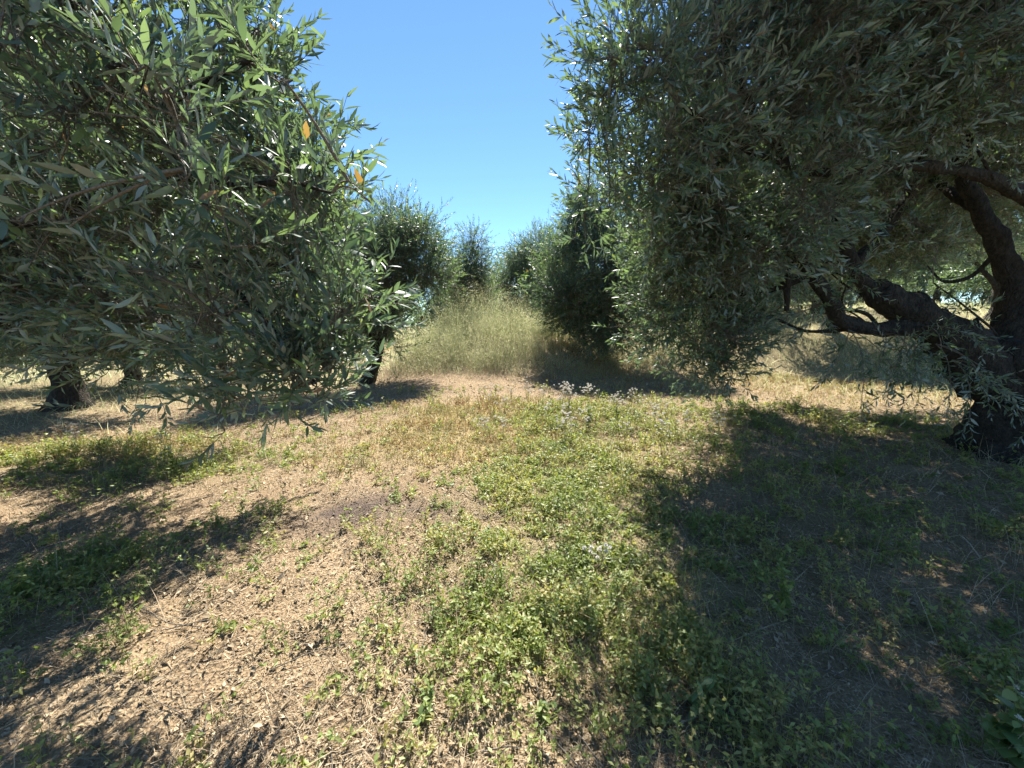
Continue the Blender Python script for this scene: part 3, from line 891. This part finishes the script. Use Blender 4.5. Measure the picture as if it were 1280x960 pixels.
def left_tree():
    x, y = -5.7, 3.0
    base = np.array([x, y, float(height(x, y, False)) - 0.05])
    root = empty('olive_tree', tuple(base), 'nearest olive tree at left, silvery boughs reaching over the path', 'tree')
    b = Bag()
    V, f, C = limb([base, base + np.array([0.03, 0, 0.4]), base + np.array([0.1, 0, 0.9]), base + np.array([0.15, 0, 1.3])], [0.5, 0.34, 0.3, 0.3, 0.2], 28, 0.04, 0.18, 60.0, 0.09)
    b.add(V, f)
    tr = b.build('trunk', M_BARK, root, loc=base)
    top = base + np.array([0.1, 0, 1.05])
    S = []
    S.append(big_branch(tr, base, [top, np.array([-4.0, 2.8, 1.5]), at(0, 358, 2.5), at(70, 352, 2.3), at(150, 345, 2.1), at(260, 330, 1.9), at(340, 330, 1.8), at(395, 345, 1.7)], [0.13, 0.08, 0.035, 0.028, 0.022, 0.017, 0.012, 0.006], 61.0, 10))
    S.append(big_branch(tr, base, [top, np.array([-3.9, 2.5, 1.9]), at(60, 270, 2.1), at(190, 225, 1.9), at(300, 232, 1.65), at(360, 228, 1.5), at(415, 242, 1.4)], [0.14, 0.08, 0.028, 0.02, 0.014, 0.01, 0.004], 62.0, 10))
    S.append(big_branch(tr, base, [top, np.array([-3.9, 2.6, 2.4]), at(60, 120, 2.2), at(180, 130, 1.8), at(260, 100, 1.6), at(320, 70, 1.5)], [0.14, 0.08, 0.026, 0.018, 0.012, 0.005], 63.0, 10))
    S.append(big_branch(tr, base, [top, np.array([-4.2, 3.3, 2.3]), np.array([-3.4, 3.5, 2.9]), np.array([-2.5, 3.3, 3.4]), np.array([-1.9, 3.0, 3.5])], [0.17, 0.12, 0.07, 0.04, 0.014], 64.0, 10))
    S.append(big_branch(tr, base, [top, np.array([-4.3, 3.5, 1.7]), np.array([-3.4, 3.7, 1.9]), np.array([-2.8, 3.7, 1.8]), np.array([-2.2, 3.9, 1.6])], [0.15, 0.1, 0.05, 0.03, 0.01], 65.0, 10))
    S.append(big_branch(tr, base, [top, np.array([-5.0, 2.6, 2.4]), np.array([-4.4, 2.0, 3.2]), np.array([-3.4, 1.8, 3.6])], [0.16, 0.1, 0.06, 0.015], 66.0, 10))
    S.append(big_branch(tr, base, [top, np.array([-5.3, 3.6, 2.2]), np.array([-5.0, 4.4, 3.0]), np.array([-4.2, 4.6, 3.5])], [0.15, 0.1, 0.06, 0.015], 67.0, 10))
    S.append(big_branch(tr, base, [at(255, 332, 1.9), at(290, 360, 1.75), at(330, 400, 1.66), at(365, 440, 1.62), at(395, 480, 1.62)], [0.016, 0.014, 0.012, 0.009, 0.004], 68.0, 9))
    blobs = [B(335, 460, 1.62, 0.19, 1.6), B(379, 475, 1.75, 0.15, 2.0), B(290, 425, 1.68, 0.23, 1.4), B(205, 380, 3.2, 0.55, 1.2), B(205, 385, 2.3, 0.32, 1.2), B(110, 355, 2.4, 0.36, 1.2),
             B(100, 330, 3.0, 0.5), B(10, 320, 2.7, 0.5), B(20, 370, 2.5, 0.3, 1.2), B(270, 465, 1.72, 0.15, 1.7), B(350, 485, 1.58, 0.1, 2.2),
             B(388, 395, 1.8, 0.22, 1.6), B(403, 330, 1.8, 0.2, 1.6), B(360, 340, 1.85, 0.32, 1.3), B(250, 290, 2.3, 0.48), B(120, 240, 2.2, 0.5), B(20, 190, 2.0, 0.5),
             B(387, 250, 1.5, 0.14, 2.2), B(446, 240, 1.35, 0.06, 4), B(428, 425, 1.6, 0.10, 3), B(428, 300, 1.6, 0.12, 2.6), B(458, 360, 1.7, 0.10, 3), B(381, 280, 1.7, 0.2, 1.6),
             B(300, 220, 1.8, 0.26, 1.4), B(285, 70, 1.7, 0.16, 1.8), B(325, 25, 1.6, 0.07, 3), B(315, 135, 1.8, 0.12, 2.2), B(200, 100, 1.6, 0.28, 1.3), B(100, 70, 1.5, 0.30, 1.2), B(20, 20, 1.4, 0.32), B(220, -40, 1.8, 0.36),
             B(180, 180, 1.6, 0.24, 1.4), B(345, 200, 1.6, 0.13, 2.2), B(373, 210, 1.55, 0.09, 3), B(382, 440, 1.75, 0.17, 2),
             B(115, 130, 1.05, 0.07, 3.5), B(200, 110, 1.02, 0.06, 3.5), B(250, 260, 1.1, 0.06, 4), B(25, 80, 1.2, 0.07, 3), B(350, 100, 1.2, 0.04, 5), B(310, 310, 1.2, 0.06, 4), B(60, 280, 1.1, 0.07, 3), B(150, 330, 1.3, 0.08, 3),
             B(150, 150, 3.4, 0.8, 0.7), B(-60, 130, 3.3, 1.0, 0.6), B(240, 200, 3.2, 0.45), B(-100, 290, 3.1, 0.7), B(0, -150, 3.0, 0.9, 0.4), B(330, 270, 3.9, 0.7), B(250, 330, 4.3, 0.8),
             B(373, 360, 3.9, 0.45), B(120, 300, 4.4, 0.9), B(-150, 200, 4.5, 1.3, 0.8), B(-320, 100, 3.2, 1.2, 0.4), B(300, 385, 6.0, 0.8), B(200, 400, 6.2, 0.8), B(385, 500, 1.7, 0.06, 3), B(370, 488, 1.6, 0.12, 2), B(315, 482, 1.62, 0.14, 1.9), B(240, 455, 1.75, 0.19, 1.6), B(398, 465, 1.7, 0.11, 2.6), B(185, 425, 2.6, 0.3, 1.2), B(448, 400, 1.6, 0.07, 3.5)]
    crown_from_blobs(root, blobs, S, 390, 0.20, 0.073, 2.8, None, clump_n=20, pairs=8, spread=0.13, up=0.85)


right_tree()
left_tree()


# ------------------------------------------------------------------ plants one can pick out
def seedhead_plant(x, y, h, stalks, label, head=0.016, group=None, lean=0.18):
    z = float(height(x, y))
    root = empty('seedhead_plant', (x, y, z), label, 'plant', group)
    loc = np.array([x, y, z])
    sb, lb, heads = Bag(), Bag(), []
    for s in range(stalks):
        a = rng.uniform(0, 2 * PI)
        l = abs(rng.normal(0, lean))
        H = h * rng.uniform(0.7, 1.0)
        e = loc + np.array([math.cos(a) * l * H, math.sin(a) * l * H, H])
        t = np.linspace(0, 1, 6)[:, None]
        C = loc + (e - loc) * t + rng.normal(0, 0.012, (6, 3)) * t
        C[0] = loc + np.array([rng.normal(0, 0.01), rng.normal(0, 0.01), -0.01])
        V, q = tubes(C[None], np.linspace(0.003, 0.0016, 6)[None], 5)
        sb.add(V, [q], 0.5)
        tips = [C[-1]]
        for k in (3, 4):
            for m in range(2):
                if rng.random() < 0.7:
                    te = C[k] + np.array([rng.normal(0, 0.06), rng.normal(0, 0.06), rng.uniform(0.04, 0.12)]) * (0.6 + h)
                    V, q = tubes(np.stack([C[k], 0.5 * (C[k] + te) + rng.normal(0, 0.006, 3), te])[None], np.array([[0.0018, 0.0014, 0.001]]), 4)
                    sb.add(V, [q], 0.5)
                    tips.append(te)
        for tp in tips:
            n = 46
            hb = Bag()
            heads.append(hb)
            d = rnd_unit(n); d[:, 2] = np.abs(d[:, 2]) * 1.1 - 0.35
            put_leaves(hb, np.repeat(tp[None], n, 0), d, rnd_unit(n), head * rng.uniform(0.7, 1.15, n), rng.random(n), leaf4(0.3, 0.0, 0.05), F4)
        n = 10
        t = rng.uniform(0.05, 0.7, n)[:, None]
        put_leaves(lb, loc + (e - loc) * t, rnd_unit(n) + np.array([0, 0, 0.2]), rnd_unit(n) + np.array([0, 0, 1.2]), rng.uniform(0.02, 0.05, n), rng.uniform(0.4, 1, n), leaf4(0.28, 0.3, 0.06), F4)
    sb.build('stem', M_STEM, root, loc=loc)
    for hb in heads:
        hb.build('seed_head', M_FLUFF, root, loc=loc)
    lb.build('leaves', M_WEED, root, loc=loc)


def leafy_plant(x, y, h, stems, leaf, label, mat=M_WEED, wid=0.5, per=22, spread=0.5, cat='plant', name='leafy_plant', shade=0.0, flower=False):
    z = float(height(x, y))
    loc = np.array([x, y, z])
    root = empty(name, (x, y, z), label, cat)
    sb, lb, heads = Bag(), Bag(), []
    for s in range(stems):
        a = rng.uniform(0, 2 * PI)
        l = abs(rng.normal(0, spread))
        H = h * rng.uniform(0.6, 1.0)
        e = loc + np.array([math.cos(a) * l * H, math.sin(a) * l * H, H])
        t = np.linspace(0, 1, 6)[:, None]
        C = loc + (e - loc) * t + np.array([math.cos(a), math.sin(a), 0]) * (t ** 2 - t) * 0.2 * H
        C[0, 2] -= 0.01
        V, q = tubes(C[None], np.linspace(0.0035, 0.0012, 6)[None], 5)
        sb.add(V, [q], 0.3)
        n = per
        t = rng.uniform(0.12, 1, n)
        P = np.stack([np.interp(t, np.linspace(0, 1, 6), C[:, k]) for k in range(3)], -1)
        d = rnd_unit(n); d[:, 2] = d[:, 2] * 0.5 + 0.1
        nn = rng.normal(0, 0.45, (n, 3)) + np.array([0, 0, 1])
        put_leaves(lb, P, d, nn, leaf * rng.uniform(0.5, 1.15, n) * (1.1 - 0.5 * t), np.clip(rng.normal(0.5, 0.2, n), 0, 1), leaf_shape(wid, 0.2, 0.05), F8)
        if flower:
            n = 26
            fb = Bag()
            heads.append(fb)
            d = rnd_unit(n)
            put_leaves(fb, np.repeat(C[-1:], n, 0), d, rnd_unit(n), 0.011 * rng.uniform(0.7, 1.2, n), rng.random(n), leaf4(0.4, 0, 0.05), F4)
    sb.build('stem', mat, root, loc=loc)
    lb.build('leaves', mat, root, loc=loc)
    for fb in heads:
        fb.build('flower', M_FLUFF, root, loc=loc)


# white-headed plants at the brow of the clearing
seedhead_plant(0.95, 6.3, 0.55, 6, 'tallest clump of white fluffy seed heads beside the dense shade edge', 0.022, 'white seed head plants')
seedhead_plant(1.35, 6.7, 0.5, 5, 'white seed head clump against the shade under the right tree', 0.022, 'white seed head plants')
seedhead_plant(0.55, 6.8, 0.4, 4, 'low white seed head clump left of the tallest one', 0.02, 'white seed head plants')
seedhead_plant(1.75, 6.2, 0.42, 4, 'half shaded white seed head clump, rightmost of the white group', 0.02, 'white seed head plants')
seedhead_plant(1.0, 7.4, 0.38, 4, 'farthest white seed head clump, near the bare dirt patch', 0.02, 'white seed head plants')
for q in range(30):
    seedhead_plant(rng.uniform(-0.5, 2.7), rng.uniform(4.2, 7.7), rng.uniform(0.25, 0.55), 3, 'short white seed head stalk lost among the white headed clumps at the brow', 0.019, 'short white seed head stalks')
seedhead_plant(-6.15, 5.2, 0.55, 2, 'tall dry stalk with a white head in the left sunlit grass', 0.022)
seedhead_plant(-5.0, 5.3, 0.4, 3, 'short dry stalks with pale heads behind the green leafy clump', 0.018)
seedhead_plant(0.62, 2.15, 0.22, 2, 'low plant with woolly pale heads on the edge of the shade', 0.018, None, 0.6)
leafy_plant(-3.95, 4.25, 0.42, 14, 0.05, 'green leafy clump with tiny white flowers beside left shade', M_WEED, 0.5, 26, 0.45, flower=True)
leafy_plant(-2.9, 2.05, 0.22, 10, 0.055, 'dark green leafy plant in the shade strip at left edge', M_WEED, 0.5, 18, 0.7)
leafy_plant(1.86, 1.2, 0.32, 9, 0.085, 'broad leaved plant in the near right corner of the shade', M_BROADLEAF, 0.75, 10, 0.6, flower=True)
leafy_plant(-0.33, 1.32, 0.10, 6, 0.035, 'small fresh green seedling on brown straw, nearest of all plants', M_BROADLEAF, 0.6, 8, 0.9)
leafy_plant(0.78, 1.35, 0.20, 3, 0.10, 'upright pale yellowish leaf rosette just inside the shade edge', M_BROADLEAF, 0.3, 7, 0.25)
leafy_plant(0.12, 1.3, 0.09, 5, 0.04, 'small round leaved weed in the sunlit straw at bottom centre', M_BROADLEAF, 0.7, 8, 0.8)
leafy_plant(1.5, 1.9, 0.3, 8, 0.06, 'grey green leafy weed in the middle of the right shade', M_WEED, 0.45, 16, 0.6)
leafy_plant(1.15, 5.6, 0.4, 16, 0.05, 'bright yellow green sunlit bush weed in front of white seed heads', M_WEED, 0.4, 30, 0.5)
blades('dry_stems', M_STRAW, lambda x, y: np.clip(sst(0.5, 1.3, x) * 0.8 + 0.15 + 0.4 * m_green(x, y), 0, 1), 9000, 1.0, 7, 1.1, 0.12, 0.38, 0.0018, 1.1,
       'thin dead weed stems leaning in the shade and the green strip', 'dry stems', seed=81.0)
blades('grass', M_WEED, lambda x, y: np.clip(0.9 * m_green(x, y) - 0.1, 0, 1) * (fbm2(x, y, 0.4, 2, 14.0) > -0.05), 22000, 1.0, 9, 1.1, 0.08, 0.30, 0.0028, 0.5,
       'fresh green grass blades standing among the low weeds', 'grass', seed=83.0)
fallen = Bag()
x, y, r = scatter(260, 1.0, 9, 1.1)
a = rng.uniform(0, 2 * PI, len(x))
L_ = rng.uniform(0.08, 0.4, len(x))
P0 = on_ground(x, y, 0.012)
dv = np.stack([np.cos(a) * L_, np.sin(a) * L_, np.zeros(len(x))], -1)
P2 = P0 + dv
P2[:, 2] = height(P2[:, 0], P2[:, 1]) + 0.014
Vt, qt = tubes(np.stack([P0, 0.5 * (P0 + P2) + rng.normal(0, 0.012, (len(x), 3)) + np.array([0, 0, 0.01]), P2], 1), np.ones((len(x), 1)) * np.array([[0.003, 0.0026, 0.0014]]), 5)
fallen.add(Vt, [qt], 0.4)
stuff(fallen.build('fallen_twigs', M_TWIG), 'thin dead olive twigs dropped on the mulch', 'twigs')
blades('meadow_grass', M_OATS, lambda x, y: np.clip(sst(9.5, 11.5, y) * (0.55 + 0.5 * fbm2(x, y, 1.6, 3, 29.0)) + 0.3 * sst(4, 7, np.abs(x)) * sst(5, 8, y), 0, 1), 90000, 6, 34, 0.7, 0.10, 0.42, 0.0024, 0.5,
       'sparse pale meadow grass covering the rising ground behind the trees', 'grass', seed=85.0)
